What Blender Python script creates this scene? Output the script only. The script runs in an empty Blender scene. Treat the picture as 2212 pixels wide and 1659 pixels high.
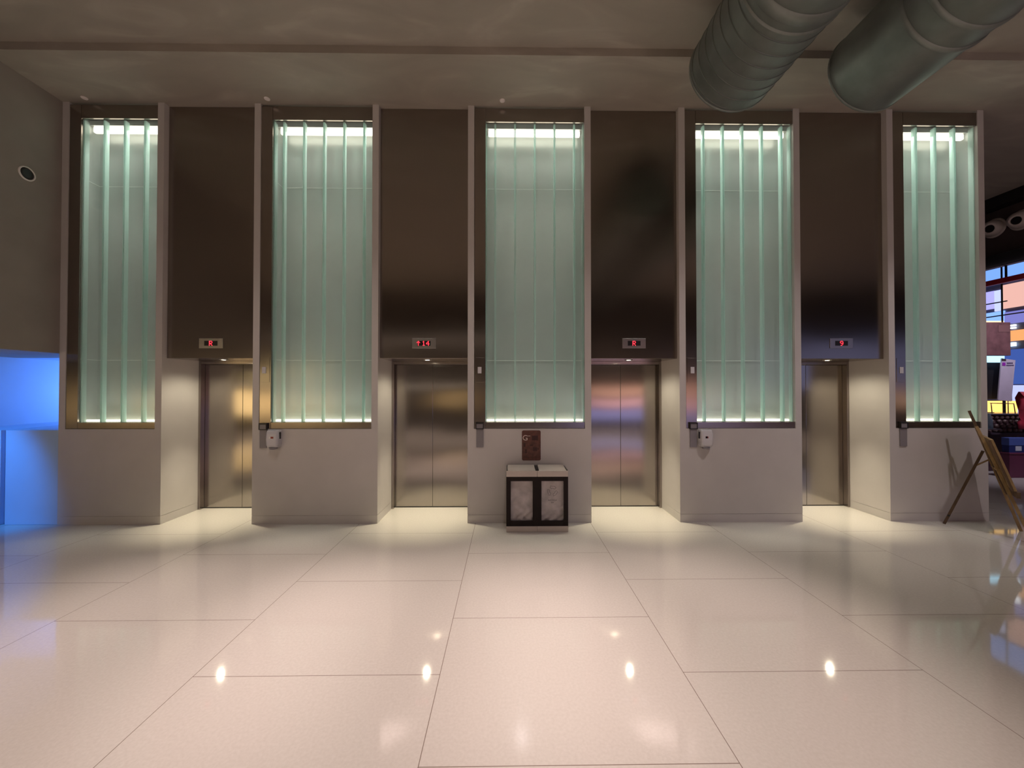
import bpy, bmesh, math, random
from mathutils import Vector, Matrix
R = math.radians
random.seed(7)
sc = bpy.context.scene
col = sc.collection

# ------------------------------------------------------------------ survey
F_PX, IW, IH = 830.0, 2212.0, 1659.0
CAM = Vector((0, 0, 1.75))
PITCH, YAW = 0.0113, -0.0126
ROT = (Matrix.Rotation(YAW, 3, 'Z') @ Matrix.Rotation(math.pi / 2 + PITCH, 3, 'X'))

def ray(px, py):
    return ROT @ Vector(((px - IW / 2) / F_PX, -(py - IH / 2) / F_PX, -1.0))
def on_y(px, py, y):
    d = ray(px, py); return CAM + d * ((y - CAM.y) / d.y)
def on_x(px, py, x):
    d = ray(px, py); return CAM + d * ((x - CAM.x) / d.x)
def on_z(px, py, z):
    d = ray(px, py); return CAM + d * ((z - CAM.z) / d.z)

# ------------------------------------------------------------------ materials
MATS = {}
def new_mat(name):
    m = bpy.data.materials.new(name); m.use_nodes = True
    MATS[name] = m
    return m, m.node_tree.nodes, m.node_tree.links, m.node_tree.nodes['Principled BSDF']

def plain(name, c, rough=.5, metal=0., spec=.5, var=.0, scale=6., bump=0., emit=None, estr=0., coat=0.):
    m, N, L, b = new_mat(name)
    b.inputs['Roughness'].default_value = rough
    b.inputs['Metallic'].default_value = metal
    b.inputs['Specular IOR Level'].default_value = spec
    b.inputs['Coat Weight'].default_value = coat
    b.inputs['Coat Roughness'].default_value = .05
    tc = N.new('ShaderNodeTexCoord')
    n = N.new('ShaderNodeTexNoise'); n.inputs['Scale'].default_value = scale; n.inputs['Detail'].default_value = 6
    L.new(tc.outputs['Object'], n.inputs['Vector'])
    r = N.new('ShaderNodeValToRGB')
    r.color_ramp.elements[0].position = .3; r.color_ramp.elements[1].position = .7
    r.color_ramp.elements[0].color = tuple(max(0, x * (1 - var)) for x in c) + (1,)
    r.color_ramp.elements[1].color = tuple(min(1, x * (1 + var)) for x in c) + (1,)
    L.new(n.outputs['Fac'], r.inputs['Fac']); L.new(r.outputs['Color'], b.inputs['Base Color'])
    if bump:
        bp = N.new('ShaderNodeBump'); bp.inputs['Strength'].default_value = bump; bp.inputs['Distance'].default_value = .01
        L.new(n.outputs['Fac'], bp.inputs['Height']); L.new(bp.outputs['Normal'], b.inputs['Normal'])
    if emit:
        b.inputs['Emission Color'].default_value = tuple(emit) + (1,)
        b.inputs['Emission Strength'].default_value = estr
    return m

def brushed(name, c, rough, aniso=.7, wave=.02):
    """hairline stainless steel, brushed upright so highlights smear sideways; sheets slightly wavy"""
    m, N, L, b = new_mat(name)
    b.inputs['Metallic'].default_value = 1
    b.inputs['Anisotropic'].default_value = aniso
    uv = N.new('ShaderNodeUVMap'); uv.uv_map = 'UVMap'
    mp = N.new('ShaderNodeMapping'); mp.inputs['Scale'].default_value = (260, 2, 1)
    L.new(uv.outputs['UV'], mp.inputs['Vector'])
    n = N.new('ShaderNodeTexNoise'); n.inputs['Scale'].default_value = 1; n.inputs['Detail'].default_value = 3
    L.new(mp.outputs['Vector'], n.inputs['Vector'])
    mix = N.new('ShaderNodeMix'); mix.data_type = 'RGBA'
    mix.inputs['A'].default_value = tuple(x * .93 for x in c) + (1,)
    mix.inputs['B'].default_value = tuple(x * 1.07 for x in c) + (1,)
    L.new(n.outputs['Fac'], mix.inputs['Factor']); L.new(mix.outputs['Result'], b.inputs['Base Color'])
    mr = N.new('ShaderNodeMapRange'); mr.inputs['To Min'].default_value = rough * .85; mr.inputs['To Max'].default_value = rough * 1.15
    L.new(n.outputs['Fac'], mr.inputs['Value']); L.new(mr.outputs['Result'], b.inputs['Roughness'])
    tg = N.new('ShaderNodeTangent'); tg.direction_type = 'UV_MAP'; tg.uv_map = 'UVMap'
    L.new(tg.outputs['Tangent'], b.inputs['Tangent'])
    tc = N.new('ShaderNodeTexCoord')
    w = N.new('ShaderNodeTexNoise'); w.inputs['Scale'].default_value = 1.6; w.inputs['Detail'].default_value = 0
    L.new(tc.outputs['Object'], w.inputs['Vector'])
    bp = N.new('ShaderNodeBump'); bp.inputs['Strength'].default_value = 1; bp.inputs['Distance'].default_value = wave
    L.new(w.outputs['Fac'], bp.inputs['Height']); L.new(bp.outputs['Normal'], b.inputs['Normal'])
    return m

def glass(name, tint, body, body_w, rough=.12, ior=1.45):
    """textured cast glass: tinted see-through, a little milky, glossy face"""
    m, N, L, b = new_mat(name)
    N.remove(b); out = N['Material Output']
    tr = N.new('ShaderNodeBsdfTransparent'); tr.inputs['Color'].default_value = tint + (1,)
    tl = N.new('ShaderNodeBsdfTranslucent'); tl.inputs['Color'].default_value = body + (1,)
    tc = N.new('ShaderNodeTexCoord')
    mp = N.new('ShaderNodeMapping'); mp.inputs['Scale'].default_value = (3, 3, .6)
    n = N.new('ShaderNodeTexNoise'); n.inputs['Scale'].default_value = 2.5; n.inputs['Detail'].default_value = 5
    L.new(tc.outputs['Object'], mp.inputs['Vector']); L.new(mp.outputs['Vector'], n.inputs['Vector'])
    mr = N.new('ShaderNodeMapRange'); mr.inputs['From Min'].default_value = .3; mr.inputs['From Max'].default_value = .7
    mr.inputs['To Min'].default_value = body_w * .9; mr.inputs['To Max'].default_value = body_w * 1.1
    L.new(n.outputs['Fac'], mr.inputs['Value'])
    df = N.new('ShaderNodeBsdfDiffuse'); df.inputs['Color'].default_value = body + (1,)
    m0 = N.new('ShaderNodeMixShader'); m0.inputs['Fac'].default_value = .45
    L.new(tl.outputs[0], m0.inputs[1]); L.new(df.outputs[0], m0.inputs[2])
    m1 = N.new('ShaderNodeMixShader'); L.new(mr.outputs['Result'], m1.inputs['Fac'])
    L.new(tr.outputs[0], m1.inputs[1]); L.new(m0.outputs[0], m1.inputs[2])
    gl = N.new('ShaderNodeBsdfGlossy'); gl.inputs['Roughness'].default_value = rough
    fr = N.new('ShaderNodeFresnel'); fr.inputs['IOR'].default_value = ior
    ge = N.new('ShaderNodeNewGeometry'); inv = N.new('ShaderNodeMath'); inv.operation = 'SUBTRACT'; inv.inputs[0].default_value = 1
    L.new(ge.outputs['Backfacing'], inv.inputs[1])
    mu = N.new('ShaderNodeMath'); mu.operation = 'MULTIPLY'; L.new(fr.outputs[0], mu.inputs[0]); L.new(inv.outputs[0], mu.inputs[1])
    m2 = N.new('ShaderNodeMixShader'); L.new(mu.outputs[0], m2.inputs['Fac'])
    L.new(m1.outputs[0], m2.inputs[1]); L.new(gl.outputs[0], m2.inputs[2])
    L.new(m2.outputs[0], out.inputs['Surface'])
    return m

def emitter(name, c, s):
    m, N, L, b = new_mat(name)
    N.remove(b); e = N.new('ShaderNodeEmission')
    e.inputs['Color'].default_value = c + (1,); e.inputs['Strength'].default_value = s
    L.new(e.outputs[0], N['Material Output'].inputs['Surface'])
    return m

def floor_mat():
    m, N, L, b = new_mat('polished_floor_tile')
    tc = N.new('ShaderNodeTexCoord')
    sx = N.new('ShaderNodeSeparateXYZ'); cx = N.new('ShaderNodeCombineXYZ')
    L.new(tc.outputs['Object'], sx.inputs[0])
    ax = N.new('ShaderNodeMath'); ax.operation = 'SUBTRACT'; ax.inputs[1].default_value = 1.225
    ay = N.new('ShaderNodeMath'); ay.operation = 'ADD'; ay.inputs[1].default_value = .411
    L.new(sx.outputs['Y'], ax.inputs[0]); L.new(sx.outputs['X'], ay.inputs[0])
    L.new(ax.outputs[0], cx.inputs['X']); L.new(ay.outputs[0], cx.inputs['Y'])
    br = N.new('ShaderNodeTexBrick')
    br.offset = .5; br.offset_frequency = 2
    for k, v in (('Scale', 1), ('Mortar Size', .0022), ('Mortar Smooth', .2), ('Brick Width', 1.15), ('Row Height', 1.4965)):
        br.inputs[k].default_value = v
    L.new(cx.outputs[0], br.inputs['Vector'])
    n = N.new('ShaderNodeTexNoise'); n.inputs['Scale'].default_value = 60; n.inputs['Detail'].default_value = 5
    L.new(tc.outputs['Object'], n.inputs['Vector'])
    r = N.new('ShaderNodeValToRGB')
    r.color_ramp.elements[0].position = .3; r.color_ramp.elements[1].position = .7
    r.color_ramp.elements[0].color = (.57, .53, .48, 1); r.color_ramp.elements[1].color = (.62, .58, .53, 1)
    L.new(n.outputs['Fac'], r.inputs['Fac'])
    mix = N.new('ShaderNodeMix'); mix.data_type = 'RGBA'
    mix.inputs['B'].default_value = (.22, .17, .14, 1)
    L.new(br.outputs['Fac'], mix.inputs['Factor']); L.new(r.outputs['Color'], mix.inputs['A'])
    L.new(mix.outputs['Result'], b.inputs['Base Color'])
    b.inputs['Roughness'].default_value = .055
    b.inputs['IOR'].default_value = 1.52
    bp = N.new('ShaderNodeBump'); bp.inputs['Strength'].default_value = .12; bp.inputs['Distance'].default_value = .002
    n2 = N.new('ShaderNodeTexNoise'); n2.inputs['Scale'].default_value = 5; n2.inputs['Detail'].default_value = 1
    L.new(tc.outputs['Object'], n2.inputs['Vector']); L.new(n2.outputs['Fac'], bp.inputs['Height'])
    L.new(bp.outputs['Normal'], b.inputs['Normal'])
    return m

def ceiling_mat():
    m, N, L, b = new_mat('skim_plaster_ceiling')
    tc = N.new('ShaderNodeTexCoord')
    mp = N.new('ShaderNodeMapping'); mp.inputs['Scale'].default_value = (.55, 1.5, 1)
    mp.inputs['Rotation'].default_value = (0, 0, .25)
    L.new(tc.outputs['Object'], mp.inputs['Vector'])
    n = N.new('ShaderNodeTexNoise'); n.inputs['Scale'].default_value = 1.7; n.inputs['Detail'].default_value = 5
    n.inputs['Distortion'].default_value = 1.2
    L.new(mp.outputs['Vector'], n.inputs['Vector'])
    r = N.new('ShaderNodeValToRGB')
    e = r.color_ramp.elements
    e[0].position = .33; e[0].color = (.31, .275, .235, 1)
    e[1].position = .7; e[1].color = (.40, .355, .305, 1)
    k = e.new(.56); k.color = (.345, .305, .26, 1)
    L.new(n.outputs['Fac'], r.inputs['Fac']); L.new(r.outputs['Color'], b.inputs['Base Color'])
    b.inputs['Roughness'].default_value = .75
    n2 = N.new('ShaderNodeTexNoise'); n2.inputs['Scale'].default_value = 4; n2.inputs['Detail'].default_value = 6
    L.new(tc.outputs['Object'], n2.inputs['Vector'])
    bp = N.new('ShaderNodeBump'); bp.inputs['Strength'].default_value = .25; bp.inputs['Distance'].default_value = .02
    L.new(n2.outputs['Fac'], bp.inputs['Height']); L.new(bp.outputs['Normal'], b.inputs['Normal'])
    return m

M_FLOOR = floor_mat()
M_CEIL = ceiling_mat()
M_STONE = plain('pale_stone_cladding', (.585, .55, .53), .3, var=.03, scale=3, spec=.4)
M_PLASTER = plain('brown_grey_plaster', (.30, .26, .23), .7, var=.07, scale=2.2, bump=.1)
M_BLUELIT = plain('pale_wall_blue_light_tint', (.44, .60, .80), .45, var=.03, scale=2)  # pale paint tinted blue in place of part of the blue lamp light
M_STEEL = brushed('dark_brushed_steel', (.36, .315, .28), .20, .78, .005)
M_DOOR = brushed('brushed_steel_door', (.40, .365, .335), .15, .8, .004)
M_FRAME = brushed('brushed_steel_frame', (.36, .32, .30), .25, .4, 0.0)
M_PLATE = brushed('satin_steel_plate', (.55, .53, .52), .32, .4, 0.0)
M_GAP = plain('black_gap', (.012, .01, .01), .6)
M_BLACK = plain('black_plastic', (.012, .011, .012), .35)
M_DARKBROWN = plain('dark_brown_body', (.012, .006, .005), .55, var=.2, spec=.25)
M_GLASSF = glass('channel_glass_face', (.90, .935, .92), (.84, .90, .88), .08, .15, 1.85)
M_GLASSE = glass('channel_glass_flange', (.72, .96, .93), (.86, 1.0, .97), .92, .10)
M_NICHE = plain('satin_back_panel', (.50, .53, .51), .30, metal=.35, var=.04, scale=3)
M_JOINT = plain('white_joint', (.85, .88, .85), .5)
M_LED = emitter('warm_white_tube', (1.0, .90, .76), 3.5)
M_LEDLOW = emitter('warm_white_strip', (1.0, .90, .70), 4)
M_DOWN = emitter('downlight_lamp', (1.0, .93, .72), 25)
M_RED = emitter('red_led', (1.0, .03, .05), 3.2)
M_WHITE = plain('white_plastic', (.62, .60, .63), .3, var=.02)
M_GREYP = plain('grey_plastic', (.24, .22, .235), .35)
M_SIGN = plain('brown_sign_face', (.115, .040, .026), .4, var=.35, scale=22)
M_SIGNDARK = plain('dark_brown_print', (.045, .012, .008), .4)
M_LETTER = plain('pale_lettering', (.75, .62, .55), .5)
M_LID = plain('beige_metal_lid', (.56, .49, .44), .38, var=.04, metal=.2)
M_PANE = glass('clear_acrylic', (.96, .95, .95), (.7, .7, .7), .06, .08)
M_BAG = plain('crumpled_clear_bag', (.66, .61, .60), .4, var=.22, scale=9, bump=.5)
M_PRINT = plain('dark_grey_print', (.05, .05, .05), .5)
M_DUCT = plain('galvanised_duct', (.20, .215, .20), .45, metal=.4, var=.2, scale=4)
M_DUCTSEAM = plain('duct_seam', (.12, .13, .12), .4, metal=.6)
M_WOOD = plain('light_wood', (.30, .19, .085), .55, var=.25, scale=14)
M_WOODDK = plain('dark_wood', (.11, .062, .032), .55, var=.25, scale=14)
M_NOZ = plain('white_enamel', (.80, .72, .69), .4)

# ------------------------------------------------------------------ mesh helpers
class MB:
    def __init__(s): s.v = []; s.f = []; s.sm = []
    def add(s, vs, fs, smooth=False):
        o = len(s.v); s.v += [tuple(v) for v in vs]
        s.f += [tuple(i + o for i in f) for f in fs]; s.sm += [smooth] * len(fs)
    def box(s, x0, x1, y0, y1, z0, z1):
        vs = [(x, y, z) for z in (z0, z1) for y in (y0, y1) for x in (x0, x1)]
        s.add(vs, [(0, 2, 3, 1), (4, 5, 7, 6), (0, 1, 5, 4), (2, 6, 7, 3), (0, 4, 6, 2), (1, 3, 7, 5)])
    def obox(s, c, ax, ay, az):
        """box from centre and three half-axis vectors"""
        c = Vector(c); ax, ay, az = Vector(ax), Vector(ay), Vector(az)
        vs = [c + ax * i + ay * j + az * k for k in (-1, 1) for j in (-1, 1) for i in (-1, 1)]
        s.add(vs, [(0, 2, 3, 1), (4, 5, 7, 6), (0, 1, 5, 4), (2, 6, 7, 3), (0, 4, 6, 2), (1, 3, 7, 5)])
    def bar(s, a, b, w, d=None, up=(0, 0, 1)):
        a, b = Vector(a), Vector(b); d = d or w
        z = (b - a); x = z.cross(Vector(up))
        if x.length < 1e-5: x = z.cross(Vector((1, 0, 0)))
        x.normalize(); y = z.cross(x).normalized()
        s.obox((a + b) / 2, x * w / 2, y * d / 2, z / 2)
    def loft(s, rings, cap=True, smooth=True):
        n = len(rings[0]); o = len(s.v)
        for r in rings: s.v += [tuple(p) for p in r]
        for i in range(len(rings) - 1):
            for j in range(n):
                k = (j + 1) % n
                s.f.append((o + i * n + j, o + i * n + k, o + (i + 1) * n + k, o + (i + 1) * n + j)); s.sm.append(smooth)
        if cap:
            s.f.append(tuple(o + j for j in reversed(range(n)))); s.sm.append(False)
            s.f.append(tuple(o + (len(rings) - 1) * n + j for j in range(n))); s.sm.append(False)
    def lathe(s, c, axis, prof, n=28, cap=True):
        """prof: list of (distance along axis, radius)"""
        c = Vector(c); a = Vector(axis).normalized()
        u = a.orthogonal().normalized(); w = a.cross(u)
        s.loft([[c + a * t + (u * math.cos(2 * math.pi * j / n) + w * math.sin(2 * math.pi * j / n)) * r for j in range(n)] for t, r in prof], cap)
    def tube(s, a, b, r, n=14):
        a, b = Vector(a), Vector(b); s.lathe(a, b - a, [(0, r), ((b - a).length, r)], n)
    def plate(s, pts, n, d):
        """extruded outline"""
        n = Vector(n).normalized() * d; k = len(pts)
        pts = [Vector(p) for p in pts]
        s.add(pts + [p + n for p in pts], [tuple(reversed(range(k))), tuple(range(k, 2 * k))] + [(i, (i + 1) % k, (i + 1) % k + k, i + k) for i in range(k)])
    def build(s, name, mat, parent=None, bevel=0., label=None, stuff=False):
        me = bpy.data.meshes.new(name); me.from_pydata(s.v, [], s.f)
        bm = bmesh.new(); bm.from_mesh(me); bmesh.ops.recalc_face_normals(bm, faces=bm.faces)
        uv = bm.loops.layers.uv.new('UVMap')
        for f in bm.faces:
            for l in f.loops:
                c = l.vert.co; l[uv].uv = (c.x + .51 * c.y, c.z + .37 * c.y)
        bm.to_mesh(me); bm.free()
        for p, k in zip(me.polygons, s.sm): p.use_smooth = k
        me.materials.append(mat)
        o = bpy.data.objects.new(name, me); col.objects.link(o)
        if parent is not None:
            o.parent = parent
            o.matrix_parent_inverse = Matrix.Translation(-Vector(parent.location))
        if bevel:
            b = o.modifiers.new('bevel', 'BEVEL'); b.width = bevel; b.segments = 2; b.limit_method = 'ANGLE'
        if label: o['label'] = label
        return o

def tag(o, label, cat, group=None):
    o['label'] = label; o['category'] = cat
    if group: o['group'] = group
    return o
def thing(name, label, cat, loc, group=None):
    o = bpy.data.objects.new(name, None); o.empty_display_size = .1; col.objects.link(o)
    o.location = loc
    return tag(o, label, cat, group)
def struct(o, label=None):
    o['kind'] = 'structure'
    if label: o['label'] = label
    return o
def bx(name, mat, x0, x1, y0, y1, z0, z1, parent=None, bevel=0., label=None):
    m = MB(); m.box(x0, x1, y0, y1, z0, z1); return m.build(name, mat, parent, bevel, label)
def text_mesh(name, body, size, loc, mat, parent, ext=.0015):
    """upright lettering facing -Y, centred on loc"""
    cu = bpy.data.curves.new(name, 'FONT'); cu.body = body; cu.size = size; cu.extrude = ext
    cu.align_x = 'CENTER'; cu.align_y = 'CENTER'
    t = bpy.data.objects.new(name, cu); col.objects.link(t)
    dg = bpy.context.evaluated_depsgraph_get()
    me = bpy.data.meshes.new_from_object(t.evaluated_get(dg))
    bpy.data.objects.remove(t)
    me.transform(Matrix.Translation(loc) @ Matrix.Rotation(math.pi / 2, 4, 'X'))
    me.materials.clear(); me.materials.append(mat); me.name = name
    o = bpy.data.objects.new(name, me); col.objects.link(o)
    o.parent = parent; o.matrix_parent_inverse = Matrix.Translation(-Vector(parent.location))
    return o

# ------------------------------------------------------------------ room dimensions
D = 5.016                    # front of the pillars
ZC = 5.469                   # ceiling by the elevators
YF, YL = 5.61, 5.69          # door frames, door leaves
PILL = [(-5.765, -4.4605), (-3.2955, -1.6805), (-.515, 1.100), (2.2645, 3.8795), (5.050, 6.366)]
BAYS = [(PILL[i][1], PILL[i + 1][0]) for i in range(4)]
ZS, ZG0, ZG1 = 1.224, 1.308, 5.262      # bottom of metal frame, glass bottom, glass top
TR = .083                    # stone margin each side
ZB = 2.145                   # soffit over the doors
NTH = ['first', 'second', 'third', 'fourth', 'fifth']

# floor and ceiling
struct(bx('floor', M_FLOOR, -19, 20, -5, 15, -.1, 0), 'pale polished floor of large staggered tiles')
m = MB()
YS = 4.245
m.box(-19, 20, YS, 15, ZC, ZC + .3); m.box(-19, 20, -5, YS, ZC + .088, ZC + .3)
struct(m.build('ceiling', M_CEIL), 'brown grey plastered ceiling with a shallow step')

# ------------------------------------------------------------------ pillars, light panels
TRIMN = [0]
def pillar(i, x0, x1):
    c = .004; z = .107
    m = MB()
    m.box(x0 + c, x1 - c, D + c, 5.78, 0, ZS)                      # core shows in the skirting joint
    m.box(x0, x1, D, 5.78, z + .003, ZS)
    m.box(x0, x1, D, 5.78, 0, z - .002)
    struct(m.build('wall_back', M_STONE), f'pale stone pillar base with a skirting joint, {NTH[i]} from the left')
    struct(bx('wall_back', M_STONE, x0 + TR, x1 - TR, 5.36, 5.78, ZS, ZC), f'stone core behind the {NTH[i]} glass panel')
    for xa, xb, w in ((x0, x0 + TR, 'left'), (x1 - TR, x1, 'right')):
        TRIMN[0] += 1
        struct(bx(f'trim_{TRIMN[0]}', M_STONE, xa, xb, D, 5.78, ZS, ZC), f'{w} stone margin of the {NTH[i]} pillar')
for i, (a, b) in enumerate(PILL): pillar(i, a, b)

PLABEL = ['tall lit green glass panel on the leftmost pillar beside the blue room',
          'tall lit green glass panel with a yellow glow at its foot',
          'tall lit green glass panel above the brown sign and recycling bin',
          'tall lit green glass panel left of the elevator whose display reads 9',
          'narrow lit green glass panel on the rightmost pillar behind the easel']
# where the joints between glass channels fall (metres from the left edge of the glass)
def light_panel(i, x0, x1):
    a, b = x0 + TR, x1 - TR
    g0 = a + .148                                                  # glass starts right of the steel strip
    t = thing('illuminated_glass_panel', PLABEL[i], 'light panel', ((a + b) / 2, D, ZG0), 'lit glass panels between the elevators')
    y0, y1 = D + .006, D + .03
    bx('side_strip', M_STEEL, a + .004, g0, y0, y1, ZS + .003, ZC - .03, t, .002)
    bx('head_panel', M_STEEL, g0 + .003, b - .004, y0, y1, ZG1, ZC - .03, t, .002)
    bx('sill_panel', M_STEEL, g0 + .003, b - .004, y0, y1, ZS + .003, ZG0, t, .002)
    yb = D + .245
    mm = MB(); zj = (4.49, 2.13)
    zz = [ZG0 - .04] + sorted(zj) + [ZG1 + .04]
    for k in range(3):
        e0 = .0 if k == 0 else .003; e1 = 0 if k == 2 else .003
        mm.box(g0, b, yb, yb + .02, zz[k] + e0, zz[k + 1] - e1)
        mm.box(g0 - .02, g0, y1 + .002, yb + .02, zz[k] + e0, zz[k + 1] - e1)
        mm.box(b - .003, b - .0005, D + .10, yb - .001, zz[k] + e0, zz[k + 1] - e1)
    mm.build('back_panel', M_NICHE, t)
    for z in zj:
        jj = MB(); jj.box(g0, b, yb - .002, yb + .01, z - .0035, z + .0035)
        jj.box(g0 - .001, g0 + .002, y1 + .004, yb, z - .0035, z + .0035)
        jj.build('panel_joint', M_JOINT, t)
    w = b - g0; p = .2625
    if i in (0,): js = [g0 + p * k for k in range(0, 4)]
    elif i == 4: js = [b - p * k for k in range(0, 4)]
    else:
        c = (g0 + b) / 2; js = [c + p * k for k in range(-2, 3)]
    js = sorted(set([g0 + .002] + [j for j in js if g0 + .03 < j < b - .03] + [b - .004]))
    yg = D + .035; h0, h1 = ZG0 + .002, ZG1 - .002
    for k in range(len(js) - 1):
        x_a, x_b = js[k] + .0015, js[k + 1] - .0015
        f = MB(); f.box(x_a, x_b, yg, yg + .006, h0, h1)
        ch = f.build('glass_channel', M_GLASSF, t)
        fl = MB()
        fl.box(x_a, x_a + .010, yg + .0062, yg + .062, h0, h1)
        fl.box(x_b - .010, x_b, yg + .0062, yg + .062, h0, h1)
        fo = fl.build('flange', M_GLASSE, t)
        fo.parent = ch; fo.matrix_parent_inverse = Matrix.Identity(4)
    # lamps inside, top and bottom
    lt = MB(); lt.box(g0 + .03, b - .035, yg + .085, yg + .13, ZG1 - .108, ZG1 - .031)
    lt.build('tube_lamp', M_LED, t, .012)
    bx('lamp_tray', M_PLATE, g0 + .003, b - .004, yg + .066, yb - .002, ZG1 - .03, ZG1 + .03, t)
    bx('bottom_light_strip', M_LEDLOW, g0 + .01, b - .01, yg + .07, yg + .11, ZG0 + .004, ZG0 + .03, t)
    bx('sill_tray', M_PLATE, g0 + .003, b - .004, yg + .066, yb - .002, ZG0 - .03, ZG0 + .002, t)
    for nm, z, dn, e, sp in (('tube_lamp_spill', ZG1 - .11, 0, 2.2, 62), ('tube_lamp_beam', ZG1 - .112, 0, 8.0, 24), ('strip_beam', ZG0 + .035, math.pi, 1.3, 75)):
        l = bpy.data.lights.new(nm, 'AREA'); l.shape = 'RECTANGLE'; l.size = w - .08; l.size_y = .05
        l.energy = e * w / 1.3; l.color = (1.0, .93, .84); l.spread = R(sp)
        lo = bpy.data.objects.new(nm, l); col.objects.link(lo); lo.location = ((g0 + b) / 2, yg + (.05 if nm == 'tube_lamp_beam' else .09), z); lo.rotation_euler = (dn, 0, 0)
        lo.parent = t; lo.matrix_parent_inverse = Matrix.Translation(-Vector(t.location))
    return t, a, g0
panels = [light_panel(i, a, b) for i, (a, b) in enumerate(PILL)]

# ------------------------------------------------------------------ elevators
BIT = {'R': ['11110', '10001', '10001', '11110', '10100', '10010', '10001'],
       '1': ['00100', '01100', '00100', '00100', '00100', '00100', '01110'],
       '4': ['00010', '00110', '01010', '10010', '11111', '00010', '00010'],
       '9': ['01110', '10001', '10001', '01111', '00001', '00010', '01100'],
       '^': ['00100', '01110', '10101', '00100', '00100', '00100', '00100'],
       ' ': ['0', '0', '0', '0', '0', '0', '0']}
TXT = ['R', '^ 14', 'R', '9']
SAY = ['a red R above the leftmost elevator', 'a red up arrow and 14', 'a red R right of the middle pillar', 'a red 9']
YP = D + .07
for i, (x0, x1) in enumerate(BAYS):
    c = (x0 + x1) / 2
    o = bx('cladding_panel', M_STEEL, x0 + .002, x1 - .002, YP, 5.76, ZB, ZC - .002, None, .003)
    tag(o, ['dark steel wall panel over the leftmost elevator', 'dark steel wall panel above the elevator display showing an up arrow and 14',
            'dark steel wall panel over the elevator just right of the middle pillar', 'dark steel wall panel above the elevator display showing a 9'][i],
        'wall panel', 'steel wall panels over the elevators')
    # door
    d = bpy.data.objects.new(f'door_{i+1}', None); d.location = (c, YL, 0); col.objects.link(d)
    struct(d, f'brushed steel elevator doors, {NTH[i]} elevator from the left')
    fr = MB(); fw = .034; zh = ZB - .045
    fr.box(x0 + .001, x0 + fw, YF, 5.76, 0, ZB - .001); fr.box(x1 - fw, x1 - .001, YF, 5.76, 0, ZB - .001)
    fr.box(x0 + fw, x1 - fw, YF, 5.76, zh, ZB - .001)
    fr.build('door_frame', M_FRAME, d, .002)
    bx('door_leaf', M_DOOR, x0 + fw + .002, c - .002, YL, YL + .03, .012, zh - .004, d, .002)
    bx('door_leaf', M_DOOR, c + .002, x1 - fw - .002, YL, YL + .03, .012, zh - .004, d, .002)
    bx('shaft_gap', M_GAP, x0 + fw, x1 - fw, YL + .032, YL + .04, .001, zh, d)
    bx('sill', M_GAP, x0 + fw + .001, x1 - fw - .001, YL - .004, YL + .03, .001, .009, d)
    # floor indicator
    t = thing('floor_indicator', f'elevator floor display with {SAY[i]}', 'display', (c, YP, 2.33), 'floor displays over the elevators')
    ic = on_y([456.3, 916.2, 1369.5, 1817][i], 741.7, YP)
    cx, cz = ic.x, ic.z
    bx('face_plate', M_PLATE, cx - .156, cx + .156, YP - .006, YP, cz - .066, cz + .066, t, .002)
    bx('screen', M_BLACK, cx - .085, cx + .085, YP - .0085, YP - .0062, cz - .032, cz + .032, t)
    s = TXT[i]; px = .0088; wd = 0
    for ch in s: wd += (len(BIT[ch][0]) + 1) * px
    xx = cx - wd / 2 + px / 2 + (-.012 if i == 1 else 0.0)
    for ch in s:
        dm = MB()
        for r_, row in enumerate(BIT[ch]):
            for q, v in enumerate(row):
                if v == '1':
                    X = xx + q * px; Z = cz + .0264 - r_ * px
                    dm.box(X, X + px * .9, YP - .0098, YP - .0086, Z - px * .45, Z + px * .45)
        xx += (len(BIT[ch][0]) + 1) * px
        if dm.v: dm.build('arrow_lights' if ch == '^' else 'digit_lights', M_RED, t, 0, 'red up arrow' if ch == '^' else f'red {ch}')
    # downlight in the soffit
    yl = 5.30
    t = thing('downlight', f'small round downlight in the soffit of the {NTH[i]} elevator bay from the left', 'downlight', (c, yl, ZB), 'downlights over the elevator doors')
    q = MB(); q.lathe((c, yl, ZB - .008), (0, 0, 1), [(0, .052), (.0, .034), (.0078, .034), (.0078, .054), (.004, .055), (0, .052)], 24, False)
    q.build('trim_ring', M_PLATE, t)
    q = MB(); q.lathe((c, yl, ZB - .006), (0, 0, 1), [(0, .032), (.005, .032)], 24)
    q.build('lamp', M_DOWN, t)
    for nm, e, sz, bl in (('downlight_spill', 20, 152, .55), ('downlight_beam', 210, 58, 1.0)):
        ld = bpy.data.lights.new(nm, 'SPOT'); ld.energy = e; ld.color = (1, .90, .66)
        ld.spot_size = R(sz); ld.spot_blend = bl; ld.shadow_soft_size = .022
        lo = bpy.data.objects.new(nm, ld); lo.location = (c, yl, ZB - .02); col.objects.link(lo)
        lo.parent = t; lo.matrix_parent_inverse = Matrix.Translation(-Vector(t.location))

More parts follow.
